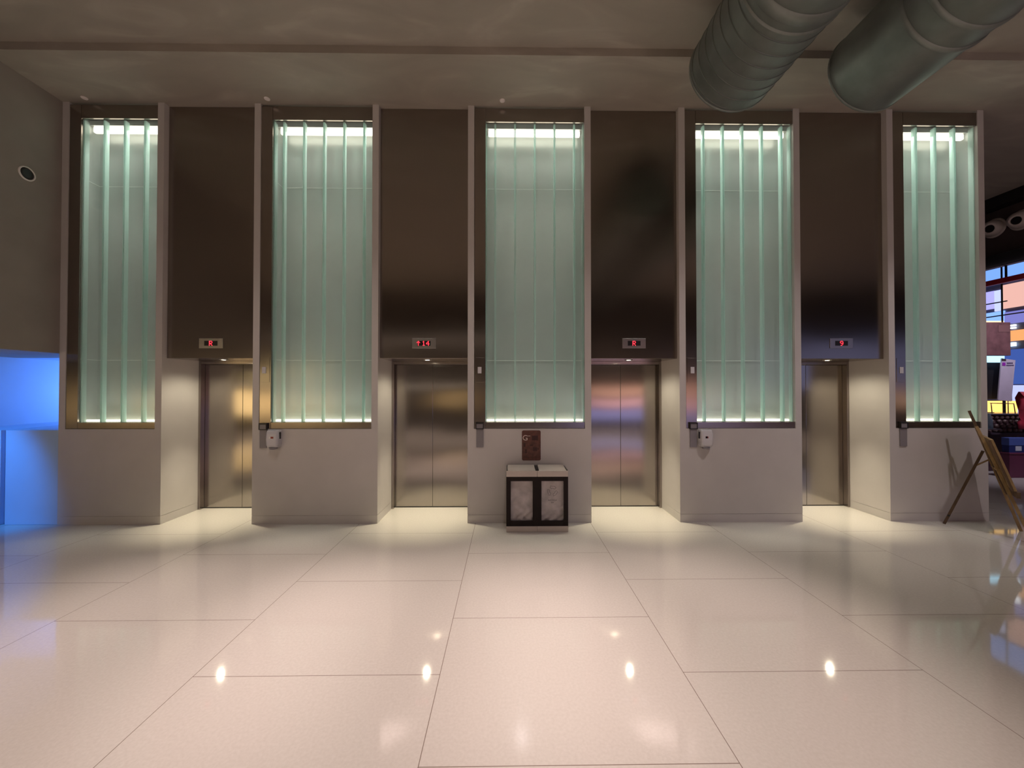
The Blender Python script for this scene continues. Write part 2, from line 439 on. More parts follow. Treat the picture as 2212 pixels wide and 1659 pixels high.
# ------------------------------------------------------------------ call plates, card readers, dispensers
READ = {1: ((570, 921), 'beside the left soap dispenser'), 2: ((1036.5, 919.5), 'left of the brown sign'),
        3: ((1497, 919.5), 'beside the right soap dispenser'), 4: ((1949.5, 918), 'on the rightmost pillar')}
CLAB = {1: 'steel call button plate on the dark strip left of the yellow glowing glass', 2: 'steel call button plate on the middle pillar strip',
        3: 'steel call button plate on the strip above the right soap dispenser', 4: 'steel call button plate on the rightmost pillar strip'}
for i in (1, 2, 3, 4):
    a, g0 = panels[i][1], panels[i][2]
    c = (a + g0) / 2; y = D + .006
    t = thing('call_button_plate', CLAB[i], 'elevator button', (c, y, 1.98), 'elevator call buttons')
    bx('face_plate', M_STEEL, c - .052, c + .058, y - .004, y + .001, 1.83, 2.15, t, .001)
    bp = on_y([570.3, 1036, 1496, 1947.5][i - 1], 799.6, D)
    bx('button', M_WHITE, bp.x - .025, bp.x + .025, y - .010, y - .0042, bp.z - .042, bp.z + .042, t, .004, 'pale rectangular button')
    (px, py), w = READ[i]
    p = on_y(px, py, D)
    t = thing('card_reader', f'grey card reader with black framed head {w}', 'card reader', (p.x, D, p.z - .3), 'card readers under the glass panels')
    zt = p.z
    bx('back_plate', M_GREYP, p.x - .045, p.x + .047, D - .016, D, zt - .28, zt - .044, t, .004)
    q = MB()
    q.box(p.x - .05, p.x + .05, D - .03, D + .002, zt + .024, zt + .044); q.box(p.x - .05, p.x + .05, D - .03, D + .002, zt - .044, zt - .034)
    q.box(p.x - .05, p.x - .043, D - .03, D + .002, zt - .034, zt + .024); q.box(p.x + .041, p.x + .05, D - .03, D + .002, zt - .034, zt + .024)
    q.build('head_frame', M_BLACK, t, .001)
    bx('reader_face', M_GREYP, p.x - .043, p.x + .041, D - .022, D + .002, zt - .034, zt + .024, t)

def dispenser(px0, px1, py0, py1, label, flip):
    a = on_y(px0, py1, D - .05); b = on_y(px1, py0, D - .05)
    x0, x1, z0, z1 = a.x, b.x, a.z, b.z; c = (x0 + x1) / 2; w = (x1 - x0) / 2
    t = thing('soap_dispenser', label, 'soap dispenser', (c, D, z0), 'white soap dispensers on the pillars')
    rings = []
    for z, k, dp in ((z0 + .02, .86, .085), (z0 + .05, .96, .10), (z0 + .12, 1.0, .105), (z1 - .05, .98, .10), (z1 - .012, .93, .09), (z1, .84, .07)):
        r = []
        for (u, v) in ((-1, 0), (-1, .55), (-.93, .85), (-.72, 1), (.72, 1), (.93, .85), (1, .55), (1, 0)):
            r.append((c + u * w * k, D - .001 - v * dp, z))
        rings.append(r)
    q = MB(); q.loft(rings, True, False); q.build('housing', M_WHITE, t, .004)
    q = MB(); q.lathe((c, D - .052, z0 - .012), (0, 0, 1), [(0, .03), (.006, .046), (.031, .05)], 20); q.build('nozzle_cup', M_GREYP, t)
    for s in (-1, 1):
        bx('side_window', M_BLACK, c + s * w * .985 - .003, c + s * w * .985 + .003, D - .062, D - .03, z1 - .115, z1 - .03, t)
    f = -1 if flip else 1
    bx('logo', plain('red_logo' + str(flip), (.30, .04, .03), .4), c - .005 * f, c + .028 * f, D - .1075, D - .1, z1 - .105, z1 - .082, t, 0, 'small dark red mark')
    bx('logo_ground', plain('white_logo' + str(flip), (.8, .78, .76), .4), c - .028, c - .006, D - .1075, D - .1, z1 - .105, z1 - .082, t, 0, 'small white and grey mark')
dispenser(577.3, 605, 928.5, 969, 'white soap dispenser on the second pillar from the left', 0)
dispenser(1511, 1538, 928, 968, 'white soap dispenser on the second pillar from the right', 1)

# ------------------------------------------------------------------ brown floor sign
a = on_y(1127.5, 994.5, D); b = on_y(1167.8, 929.8, D)
t = thing('floor_sign', 'brown floor plan sign with a white letter G above the bin', 'sign', ((a.x + b.x) / 2, D, a.z))
def rounded(x0, x1, z0, z1, y, r=.02, n=5):
    pts = []
    for (cx, cz, s) in ((x1 - r, z0 + r, -90), (x1 - r, z1 - r, 0), (x0 + r, z1 - r, 90), (x0 + r, z0 + r, 180)):
        for k in range(n + 1):
            g = R(s + 90 * k / n); pts.append((cx + r * math.cos(g), y, cz + r * math.sin(g)))
    return pts
q = MB(); q.plate(rounded(a.x, b.x, a.z, b.z, D - .008), (0, 1, 0), .0075); q.build('sign_plate', M_SIGN, t)
gp = on_y(1134.4, 946.2, D)
text_mesh('letter', 'G', .098, (gp.x, D - .0085, gp.z), M_LETTER, t)
q = MB()
def rect_px(q, x0, y0, x1, y1, d=.0092):
    u = on_y(x0, y1, D); v = on_y(x1, y0, D); q.box(u.x, v.x, D - d, D - .0081, u.z, v.z)
rect_px(q, 1139.5, 941, 1145.5, 942.0)
q.build('caption_line', M_LETTER, t)
for r4 in ((1149, 941, 1162, 951), (1131, 957, 1135, 965), (1145, 960, 1151, 963), (1151, 966, 1160, 974), (1161, 968, 1164, 971), (1134, 970, 1138, 979), (1129, 987, 1166, 988)):
    q = MB(); rect_px(q, *r4); q.build('plan_block', M_SIGNDARK, t)

# ------------------------------------------------------------------ recycling bin
YB = 4.69
a = on_y(1093.7, 1149.5, YB); b = on_y(1227.3, 1017, YB)
x0, x1, zt = a.x, b.x, b.z; cx = (x0 + x1) / 2
t = thing('recycling_bin', 'double recycling bin with dark frame and two clear windows under the brown sign', 'bin', (cx, 4.85, 0))
zb = .072; zl = on_y(1160, 1030, YB).z
YBB = 4.985
for s, e in ((x0, cx - .001), (cx + .001, x1)):
    bx('base', M_LID, s, e, YB, YBB, .002, zb, t, .002)
    bx('rim', M_LID, s, e, YB - .002, YBB, zl, zt, t, .003)
wins = []
for (p0, p1) in ((1103.3, 1151), (1169.7, 1218)):
    u = on_y(p0, 1126, YB); v = on_y(p1, 1039.5, YB); wins.append((u.x, v.x, u.z, v.z))
q = MB()
xs = [x0, wins[0][0], wins[0][1], wins[1][0], wins[1][1], x1]
z0w, z1w = wins[0][2], wins[0][3]
for k in (0, 2, 4): q.box(xs[k], xs[k + 1], YB, YB + .025, zb, zl)
for k in (1, 3):
    q.box(xs[k], xs[k + 1], YB, YB + .025, zb, z0w); q.box(xs[k], xs[k + 1], YB, YB + .025, z1w, zl)
q.box(x0, x0 + .02, YB + .025, YBB, zb, zl); q.box(x1 - .02, x1, YB + .025, YBB, zb, zl)
q.box(cx - .02, cx + .02, YB + .025, YBB, zb, zl); q.box(x0 + .02, x1 - .02, YBB - .02, YBB, zb, zl)
q.build('frame', M_DARKBROWN, t, .002)
for k, (u0, u1, w0, w1) in enumerate(wins):
    bx('window_pane', M_PANE, u0 - .012, u1 + .012, YB + .026, YB + .029, w0 - .012, w1 + .012, t)
    # liner: rumpled bag front, fold at the rim
    q = MB(); nx, nz = 16, 26; vs = []; rnd = random.Random(5 + k)
    gx0, gx1, gz0, gz1 = u0 - .018, u1 + .018, zb + .02, zl - .012
    for jz in range(nz + 1):
        for ix in range(nx + 1):
            f = jz / nz
            am = .014 * (1 - f) ** 1.5 + .002
            yy = YB + .055 + am * math.sin(ix * 1.1 + 3 * math.sin(jz * .7 + k)) + rnd.uniform(-am, am) * .6 - .008 * (f > .9)
            vs.append((gx0 + (gx1 - gx0) * ix / nx, yy, gz0 + (gz1 - gz0) * f))
    fs = [(j * (nx + 1) + i_, j * (nx + 1) + i_ + 1, (j + 1) * (nx + 1) + i_ + 1, (j + 1) * (nx + 1) + i_) for j in range(nz) for i_ in range(nx)]
    back = len(vs)
    vs += [(gx0, YBB - .03, gz0), (gx1, YBB - .03, gz0), (gx1, YBB - .03, gz1), (gx0, YBB - .03, gz1)]
    q.add(vs, fs + [(back, back + 3, back + 2, back + 1)], True)
    q.build('bin_liner', M_BAG, t)
    bx('rubbish', plain(f'rubbish_{k}', (.42, .36, .32), .5, var=.6, scale=16), gx0 + .05, gx1 - .05, YB + .10, YBB - .06, zb + .012, zb + .13, t, .03)
for s, e in ((x0 + .018, cx - .022), (cx + .022, x1 - .022)):
    q = MB(); q.obox(((s + e) / 2, (YB + YBB) / 2 + .005, zt + .009), ((e - s) / 2, 0, 0), (0, (YBB - YB) / 2 - .022, .010), (0, -.0005, .004))
    q.build('lid', M_LID, t, .003)
bx('hinge', M_BLACK, cx - .02, cx + .02, YB + .01, YBB - .01, zt - .01, zt + .012, t)
bx('lid_stop', M_BLACK, x0 + .003, x0 + .015, YB + .01, YBB - .01, zt, zt + .01, t)
bx('lid_stop', M_BLACK, x1 - .019, x1 - .004, YB + .01, YBB - .01, zt, zt + .008, t)
wc = (wins[1][0] + wins[1][1]) / 2
pz = on_y(1194, 1082, YB).z
text_mesh('lettering', 'RECYCLE', .026, (wc, YB + .0252, pz), M_PRINT, t, .0003)
text_mesh('lettering', 'BIN', .022, (wc, YB + .0252, pz - .028), M_PRINT, t, .0003)
q = MB(); sc_ = on_y(1194, 1062, YB).z                             # recycling loop of three bent arrows
for k in range(3):
    g = R(90 + 120 * k)
    def P(ang, rad): return Vector((wc + rad * math.cos(ang), YB + .0248, sc_ + rad * math.sin(ang)))
    for s0, s1 in ((-.85, -.35), (-.35, .25)):
        q.bar(P(g + s0, .062), P(g + s1, .062), .004, .0006, (0, 1, 0)); q.bar(P(g + s0, .036), P(g + s1, .036), .004, .0006, (0, 1, 0))
    q.bar(P(g - .85, .036), P(g - .85, .062), .004, .0006, (0, 1, 0))
    q.bar(P(g + .25, .028), P(g + .62, .05), .004, .0006, (0, 1, 0)); q.bar(P(g + .25, .072), P(g + .62, .05), .004, .0006, (0, 1, 0))
q.build('recycling_symbol', plain('grey_print', (.13, .12, .12), .5), t)

# ------------------------------------------------------------------ ceiling: sprinkler covers, ducts
for k, (px, py) in enumerate(((182, 211), (577, 213), (1085, 217))):
    p = on_z(px, py, ZC)
    q = MB(); q.lathe((p.x, p.y, ZC - .011), (0, 0, 1), [(0, .026), (.003, .034), (.008, .036), (.0125, .036)], 20)
    o = q.build('sprinkler_cover', M_NOZ)
    tag(o, ['small white sprinkler cover on the ceiling above the leftmost glass panel', 'small white sprinkler cover on the ceiling above the yellow glowing glass panel',
            'small white sprinkler cover on the ceiling above the middle glass panel'][k], 'sprinkler cover', 'sprinkler covers on the ceiling')

def duct(X, zax, r, ye, label, seams, collars):
    t = thing('air_duct', label, 'air duct', (X, ye, zax), 'round air ducts under the ceiling')
    n = 64
    def ring(y, rad): return [Vector((X + math.cos(2 * math.pi * j / n) * rad, y, zax + math.sin(2 * math.pi * j / n) * rad)) for j in range(n)]
    q = MB(); q.loft([ring(-4.9, r), ring(ye - .004, r), ring(ye, r - .004)], True); q.build('pipe', M_DUCT, t)
    q = MB(); q.loft([ring(ye - .025, r + .001), ring(ye - .023, r + .006), ring(ye - .002, r + .006), ring(ye, r - .01)], False); q.build('end_rim', M_DUCT, t)
    for y, w in collars:
        q = MB(); q.loft([ring(y, r + .001), ring(y + .012, r + .014), ring(y + w - .012, r + .014), ring(y + w, r + .001)], False)
        q.build('collar', M_DUCT, t)
    if seams:                                                     # spiral lock seam
        lo, hi, pitch = seams; k = int((hi - lo) / pitch * n); a = []; q = MB()
        rings = []
        for i in range(k + 1):
            g = 2 * math.pi * i / n; y = lo + pitch * i / n
            u = Vector((math.cos(g), 0, math.sin(g))); c = Vector((X, y, zax))
            rings.append([c + u * (r - .002) + Vector((0, -.008, 0)), c + u * (r + .004) + Vector((0, -.003, 0)), c + u * (r + .004) + Vector((0, .003, 0)), c + u * (r - .002) + Vector((0, .008, 0))])
        q.loft(rings, True, False); q.build('spiral_seam', M_DUCTSEAM, t)
    for y in (-4, -1.3, 1.5):
        q = MB(); q.loft([ring(y, r + .001), ring(y, r + .006), ring(y + .03, r + .006), ring(y + .03, r + .001)], False)
        for sx in (-1, 1): q.box(X + sx * r - .004, X + sx * r + .004, y, y + .03, zax, ZC + .088)
        q.build('hanger', M_FRAME, t)
    return t
duct(2.29, 5.00, .427, 3.87, 'round steel air duct with close spiral seams, left of the two ducts', (2.99, 3.83, .125), ((2.99, .03), (2.84, .10)))
duct(3.71, 5.00, .415, 3.87, 'round steel air duct with a wide smooth end, right of the two ducts', None, ((3.12, .05), (2.92, .05)))

# ------------------------------------------------------------------ left side: bulkhead, speaker, blue room
XL = PILL[0][0]; ZK = 2.20; XBW = -7.25
struct(bx('wall_left', M_PLASTER, XBW, XL - .001, .5, 5.78, ZK, ZC + .1), 'brown grey bulkhead wall above the blue room opening')
struct(bx('wall_left', M_BLUELIT, XBW - .2, XBW, 4.2, 9, 0, ZK + .1), 'pale wall of the side room lit blue')
struct(bx('wall_left', M_BLUELIT, XBW, XL - .002, 9, 9.2, 0, ZK), 'far end wall of the blue side room')
struct(bx('ceiling', M_BLUELIT, XBW, XL - .002, 5.781, 9, ZK, ZK + .2), 'low ceiling of the blue side room')
struct(bx('wall_left', M_STONE, XL - .001, XL + .2, 5.79, 9, 0, ZK), 'side wall of the blue room behind the leftmost pillar')
q = MB(); zc = 1.212
xe = on_y(15, 1000, D + .02).x
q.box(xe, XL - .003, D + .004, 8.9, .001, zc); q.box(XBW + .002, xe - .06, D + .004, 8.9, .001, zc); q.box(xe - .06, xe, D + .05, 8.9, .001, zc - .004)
o = q.build('counter', M_BLUELIT, None, .003)
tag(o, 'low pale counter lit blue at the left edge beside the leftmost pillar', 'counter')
p = on_x(58, 375, XL)
t = thing('wall_speaker', 'round black speaker with a pale ring on the left bulkhead wall', 'speaker', (XL, p.y, p.z))
q = MB(); q.lathe((XL, p.y, p.z), (1, 0, 0), [(0, .085), (.008, .083), (.010, .070), (.002, .068)], 28, False); q.build('ring', M_NOZ, t)
q = MB(); q.lathe((XL, p.y, p.z), (1, 0, 0), [(0, .068), (.003, .068), (.006, .04)], 28); q.build('grille', M_BLACK, t)

# ------------------------------------------------------------------ right side: hall, shop
XR = 9.7
struct(bx('wall_right', plain('dark_plum_plaster', (.085, .06, .06), .6, var=.1), XR, XR + .3, 2.0, 15, 4.2, ZC + .05), 'dark bulkhead over the shop at the right edge')
struct(bx('trim_11', M_BLACK, XR - .25, XR - .001, 2.0, 15, ZC - .20, ZC - .001), 'black band standing in for shade under the ceiling at right')  # solid black strip put where only shade falls below the ceiling
for k, (px, py) in enumerate(((2148, 493), (2206, 475))):
    p = on_x(px, py, XR)
    dr = Vector((-1.0, -.28, -.25)).normalized()
    t = thing('jet_nozzle', ['white ball jet nozzle half hidden by the rightmost pillar', 'white ball jet nozzle at the right edge of the picture'][k], 'air nozzle', (XR, p.y, p.z), 'ball jet nozzles on the dark bulkhead')
    c = Vector((XR - .04, p.y, p.z)); r = .155
    prof = [(r * math.cos(g), max(r * math.sin(g), .001)) for g in [math.pi * (1 - j / 16) for j in range(0, 14)]] + [(r * .80, .078), (r * .55, .07)]
    q = MB(); q.lathe(c, dr, prof, 28, False); q.build('housing', M_NOZ, t)
    q = MB(); q.lathe(c + dr * r * .5, dr, [(0, .07), (r * .12, .07)], 24); q.build('opening', M_BLACK, t)
    q = MB(); q.lathe(c + Vector((.041, 0, 0)), (-1, 0, 0), [(0, .19), (.012, .185), (.016, .155)], 28, False); q.build('mounting_ring', M_NOZ, t)
q = MB(); q.tube((XR - .13, 2.2, 4.24), (XR - .13, 14.5, 4.24), .125, 24)
tag(q.build('ceiling_pipe', plain('dark_pipe', (.05, .05, .06), .35, metal=.5)), 'dark horizontal pipe under the bulkhead at the right edge', 'pipe')

def on_wall(px0, py0, px1, py1, X):
    a = on_x(px0, (py0 + py1) / 2, X); b = on_x(px1, (py0 + py1) / 2, X)
    pm = (max(px0, 2132) + min(px1, 2212)) / 2
    zt = on_x(pm, py0, X).z; zb = on_x(pm, py1, X).z
    return min(a.y, b.y), max(a.y, b.y), zb, zt
XW = 12.0
struct(bx('wall_right', plain('shop_wall', (.2, .2, .3), .5), XW, XW + .2, 2.0, 15, 0, ZC), 'shop wall behind the glowing panels')
struct(bx('wall_right', plain('shop_end_wall', (.2, .2, .3), .5), 6.5, XW, 14.6, 14.8, 0, ZC), 'far wall of the shop')
def glow(px0, py0, px1, py1, c, s, label, X=XW, th=.03):
    y0, y1, z0, z1 = on_wall(px0, py0, px1, py1, X)
    o = bx('lightbox', emitter('glow_' + label[:18].replace(' ', '_'), c, s), X - th, X - .001, y0, y1, z0, z1)
    tag(o, label, 'lightbox', 'glowing panels in the shop at right'); return o
glow(2095, 560, 2300, 609, (.20, .40, 1.0), 1.15, 'bright blue strip panel high in the shop above the red bar')
glow(2095, 630, 2150, 668, (.46, .44, 1.0), 1.1, 'lavender glowing panel below the red bar nearest the pillar')
glow(2150.5, 627, 2166, 672, (.55, .62, 1.0), 1.2, 'narrow pale blue glowing panel beside the peach one')
glow(2166.5, 612, 2300, 664, (.92, .52, .45), 1.0, 'peach pink glowing panel high at the right edge')
glow(2095, 674, 2172, 706, (.25, .46, 1.0), 1.25, 'blue glowing panel above the brown hanging sign')
glow(2172.5, 672, 2300, 698, (.30, .30, .85), .75, 'violet blue glowing panel right of the brown sign')
glow(2182, 713, 2300, 736, (1.0, .45, .17), 1.0, 'orange glowing panel at the right edge')
glow(2140, 756, 2300, 830, (.10, .20, .75), .55, 'deep blue glowing panel behind the white notice')
q = MB(); z = on_x(2130, 614, XR).z
q.box(XR - .03, XR + .03, 2.2, 14.4, z - .05, z + .05)
tag(q.build('red_beam', plain('dark_red_paint', (.55, .03, .07), .4)), 'dark red horizontal beam crossing the blue glow at right', 'beam')
for k, px in enumerate((2136, 2151, 2204)):
    p = on_x(px, 590, XR + .3)
    o = bx('mullion', M_BLACK, XR + .005, XR + .03, p.y - .012, p.y + .012, z + .05, 4.2)
    tag(o, ['dark mullion over the red beam closest to the pillar', 'dark mullion over the red beam, middle of three', 'dark mullion over the red beam at the right edge'][k], 'mullion', 'dark mullions over the red beam')
for k, (px, py) in enumerate(((2135, 657), (2165, 681))):
    zz = on_x(px, py, XW - .3).z; yy = on_x(px, py, XW - .3).y
    q = MB(); q.tube((XW - .3, yy - [.35, .5][k], zz), (XW - .3, yy + .35, zz), .014, 8)
    tag(q.build('rail', M_BLACK), ['thin dark rail in front of the lavender panel', 'thin dark rail just above the brown hanging sign'][k], 'rail', 'thin rails in the shop')

YC = 8.0                                                             # bar counter zone
def face(px0, py0, px1, py1, Y):
    a = on_y(px0, py1, Y); b = on_y(px1, py0, Y); return a.x, b.x, a.z, b.z
# hanging brown sign with light behind
x0, x1, z0, z1 = face(2095, 696, 2183, 768, YC)
t = thing('hanging_sign', 'brown box sign hanging in the shop beside the rightmost pillar', 'sign', ((x0 + x1) / 2, YC, z0))
bx('sign_box', plain('brown_sign_box', (.15, .07, .075), .5, var=.3), x0, x1, YC, YC + .12, z0, z1, t, .01)
u = face(2157, 702, 2181, 717, YC - .004); bx('notice', plain('dull_pink_notice', (.18, .09, .09), .5), u[0], u[1], YC - .004, YC - .0005, u[2], u[3], t, 0, 'paler pink rectangle')
bx('backlight', emitter('peach_backlight', (1, .62, .35), 2.0), x0, x1 + .03, YC + .13, YC + .16, z0 + .05, z1 + .05, t)
for xx in (x0 + .1, x1 - .1): bx('hanger', M_BLACK, xx - .01, xx + .01, YC + .05, YC + .07, z1, ZC, t)
# tube lights
for k, (p0, q0, p1, q1) in enumerate(((2184, 701.5, 2196, 704.5), (2184, 707, 2196, 710), (2181, 740, 2196, 748))):
    y0, y1, z0, z1 = on_wall(p0, q0, p1, q1, XW)
    o = bx('tube_light', emitter(f'shop_tube_{k}', (.62, .86, 1.0) if k > 1 else (.9, .95, 1), 2.6), XW - .06, XW - .001, y0, y1, z0, z1)
    tag(o, ['upper short white tube light right of the brown sign', 'lower short white tube light right of the brown sign', 'pale blue light block below the orange panel'][k], 'light', 'tube lights in the shop')
# counter
zc = on_y(2160, 893, YC).z; fx = on_y(2095, 900, YC).x
t = thing('bar_counter', 'dark shop counter with rough stone front at the right edge', 'counter', (10.2, YC, 0))
bx('worktop', plain('counter_top', (.10, .09, .13), .2), fx, 12.0 - .1, YC - .04, YC + .6, zc - .03, zc, t, .004)
bx('body', plain('counter_body', (.055, .022, .030), .4, var=.2), fx, 11.9, YC + .02, YC + .58, .002, zc - .032, t)
q = MB(); rnd = random.Random(3); zlo = on_y(2160, 934, YC).z
for r_ in range(4):
    xx = fx
    while xx < 11.3:
        w = rnd.uniform(.10, .2); h = (zc - .035 - zlo) / 4
        q.lathe((xx + w / 2, YC + .02, zlo + h * (r_ + .5)), (0, -1, 0), [(0, h * .50), (.02, h * .47), (.045, h * .3)], 7); xx += w * .8
q.build('stone_facing', plain('dark_stones', (.14, .095, .09), .5, var=.6, scale=7), t)
bx('ledge', plain('counter_ledge', (.05, .035, .05), .3), fx, 11.9, YC - .06, YC + .02, zlo - .04, zlo - .005, t)
# things on / over the counter
x0, x1, z0, z1 = face(2095, 783, 2163, 862, YC + .25)
LB = face(2095, 769, 2170, 780, YC + .25)
t = thing('monitor', 'black screen standing on the shop counter beside the pillar', 'screen', ((x0 + x1) / 2, YC + .3, zc))
bx('screen', M_BLACK, x0, x1, YC + .25, YC + .29, z0, z1, t, .004)
bx('stand', M_BLACK, (x0 + x1) / 2 - .04, (x0 + x1) / 2 + .04, YC + .262, YC + .28, zc + .002, z0, t)
bx('top_light', emitter('screen_top_light', (.35, .75, 1.0), 2.2), LB[0], LB[1], YC + .25, YC + .29, z1 + .002, LB[3], t, 0, 'pale blue light bar')
bx('foot', M_BLACK, (x0 + x1) / 2 - .12, (x0 + x1) / 2 + .12, YC + .2, YC + .34, zc, zc + .012, t)
def at(px, py): return on_y(px, py, YC + .1)
q = MB(); q.plate([at(2156, 864), at(2185, 867), at(2193.5, 778), at(2164, 774)], (0, 1, 0), .02)
t = thing('notice_board', 'tilted white notice with a purple square logo on the shop counter', 'sign', at(2170, 866))
q.build('board', plain('white_notice', (.55, .50, .62), .5, var=.05), t)
u = face(2165.5, 783, 2172, 790, YC + .095); bx('logo', plain('purple_logo', (.30, .03, .42), .5), u[0], u[1], YC + .094, YC + .099, u[2], u[3], t, 0, 'purple square')
for (p0, q0, p1, q1) in ((2175, 783, 2188, 785.5), (2174, 788, 2190, 790)):
    u = face(p0, q0, p1, q1, YC + .095); bx('text_line', plain('grey_text', (.12, .10, .2), .5), u[0], u[1], YC + .094, YC + .099, u[2], u[3], t)
pp = at(2170.5, 866); bx('stand', M_BLACK, pp.x - .03, pp.x + .03, YC + .105, YC + .118, zc + .001, pp.z + .02, t)
x0, x1, z0, z1 = face(2095, 866, 2194, 890, YC + .45)
o = bx('light_box', emitter('amber_light_box', (1.0, .58, .15), 1.8), x0, x1, YC + .42, YC + .47, zc + .001, z1)
tag(o, 'amber glowing light box on the shop counter', 'light box')
x0, x1, z0, z1 = face(2192, 832, 2300, 893, YC + .5)
o = bx('light_box', emitter('white_light_box', (.55, .60, 1.0), 1.1), x0, x1, YC + .5, YC + .54, zc + .001, z1)
tag(o, 'pale white glowing box at the right edge behind the counter', 'light box')
# bar rail stool frame in front of the amber box
t = thing('serving_rack', 'thin metal rack frame in front of the amber light box', 'rack', at(2165, 889))
q = MB()
for (c0, c1) in (((2139, 871), (2190, 872)), ((2141, 872), (2143, 892.5)), ((2177.5, 866), (2178, 892.5)), ((2190, 872), (2193, 892.5))):
    q.tube(on_y(*c0, YC + .06), on_y(*c1, YC + .06), .008, 8)
q.build('frame', plain('bronze_rack', (.12, .07, .05), .3, metal=.6), t)
q = MB(); p = on_y(2139, 912, YC - .14)
q.lathe((p.x, YC - .12, p.z - .0), (0, 0, 1), [(-.13, .05), (-.12, .06), (.06, .05), (.12, .03), (.17, .028), (.19, .0285)], 16)
o = q.build('glass_bottle', glass('bottle_glass', (.55, .68, .72), (.5, .6, .7), .3, .05)); 
tag(o, 'clear glass bottle at the counter edge next to the rightmost pillar', 'bottle')
bx('bottle_shelf', plain('shelf_dark', (.05, .04, .05), .4), fx, p.x + .12, YC - .22, YC - .062, p.z - .15, p.z - .131)
tag(bpy.data.objects['bottle_shelf'], 'small dark shelf carrying the glass bottle', 'shelf')
# red draped seat, blue crate, maroon chest
def soft_block(name, mat, px0, py0, px1, py1, Y, dep, label, cat, bev):
    x0, x1, z0, z1 = face(px0, py0, px1, py1, Y)
    return tag(bx(name, mat, x0, x1, Y, Y + dep, max(z0, .002), z1, None, bev), label, cat)
c0 = on_y(2206, 1020, 7.6); ztop = on_y(2206, 846, 7.6).z
t = thing('banner_stand', 'tall red banner on a stand at the right edge by the counter', 'banner', (c0.x + .18, 7.6, 0))
q = MB(); q.loft([[(c0.x + .02 + .06 * math.sin(k * 1.7), 7.6 + .03 * math.sin(j + k), .93 + (ztop - .93) * k / 6) if j == 0 else
                   (c0.x + (.02 if j in (0, 3) else .5) + .04 * math.sin(k * 1.7 + j), 7.6 + (.0 if j < 2 else .05) + .02 * math.sin(k + j), .93 + (ztop - .93) * k / 6) for j in range(4)] for k in range(7)], True, True)
q.build('banner', plain('red_cloth', (.42, .02, .05), .6, var=.2), t)
bx('pole', M_BLACK, c0.x + .25, c0.x + .28, 7.66, 7.69, .002, ztop, t)
bx('foot', M_BLACK, c0.x + .1, c0.x + .43, 7.56, 7.79, .001, .02, t)
x0, x1, z0, z1 = face(2181, 978, 2290, 1019, 7.7)
t = thing('storage_chest', 'maroon chest on the floor at the right edge', 'chest', ((x0 + x1) / 2, 7.5, 0))
zz = face(2181, 978, 2290, 1019, 7.4); XA = zz[0]; ZA = zz[3]
bx('body', plain('maroon_paint', (.13, .025, .065), .45, var=.1), XA, XA + .8, 7.4, 7.55, .002, ZA - .03, t, .006)
bx('lid', plain('maroon_lid', (.15, .03, .075), .45), XA - .01, XA + .81, 7.39, 7.555, ZA - .028, ZA, t, .006)
u = face(2180, 946, 2290, 977.5, 7.42)
t = thing('carton', 'blue carton with white print on top of the maroon chest', 'carton', (u[0] + .3, 7.45, ZA))
bx('body', plain('dark_blue_card', (.02, .03, .16), .4), u[0], u[0] + .6, 7.42, 7.53, ZA + .001, ZA + .14, t)
bx('lid', plain('mid_blue_card', (.08, .13, .42), .4), u[0] - .004, u[0] + .604, 7.416, 7.534, ZA + .142, u[3], t)
g = face(2194, 964, 2207, 974, 7.415); bx('print', plain('white_print', (.6, .65, .75), .4), g[0], g[1], 7.416, 7.4198, g[2], g[3], t)

# ------------------------------------------------------------------ easel and board
B = Vector((6.10, 4.45, 0)); wv = Vector((.70, .714, 0)).normalized(); nv = Vector((.714, -.70, 0)).normalized()
TOP = B - nv * .43 + Vector((0, 0, 1.47))
md = (TOP - B).normalized()
t = thing('easel', 'wooden tripod easel standing in front of the rightmost pillar', 'easel', B)
def onm(z): return B + (TOP - B) * (z / 1.47)
q = MB(); q.bar(onm(.48), TOP, .026, .02, wv); q.build('mast', M_WOODDK, t, .002)
for s in (-1, 1):
    q = MB(); q.bar(B + wv * .27 * s + Vector((0, 0, .003)), onm(1.28) + wv * .03 * s, .028, .02, wv); q.build('leg', M_WOOD, t, .002)
hinge = onm(.98) - nv * .035
foot = B - nv * .65 + Vector((0, 0, .004))
q = MB(); q.bar(foot, hinge, .026, .018, wv); q.build('leg', M_WOODDK, t, .002)
q = MB(); q.lathe(foot + (hinge - foot) * .12, wv, [(-.02, .012), (.02, .012)], 10); q.build('knob', M_BLACK, t)
q = MB(); q.bar(onm(.88) - wv * .02 - nv * .02, foot + (hinge - foot) * .80, .016, .01, wv); q.build('brace', M_WOOD, t)
q = MB(); q.bar(onm(.53) + nv * .05 - wv * .30, onm(.53) + nv * .05 + wv * .30, .03, .07); q.build('tray', M_WOODDK, t, .002)
q = MB(); q.bar(onm(.78) - wv * .17, onm(.78) + wv * .17, .028, .018); q.build('crossbar', M_WOOD, t, .002)
bc = onm(.86) + nv * .045
t = thing('wooden_board', 'pale wooden board leaning on the easel, seen edge on', 'board', onm(.55) + nv * .05)
q = MB(); q.obox(bc, wv * .29, md * .30, md.cross(wv) * .011); q.build('face', M_WOOD, t, .002)
q = MB()
for s in (-1, 1): q.obox(bc - md.cross(wv) * (-.02 if md.cross(wv).dot(nv) < 0 else .02) + wv * .27 * s, wv * .02, md * .295, md.cross(wv) * .008)
q.build('back_batten', M_WOODDK, t)

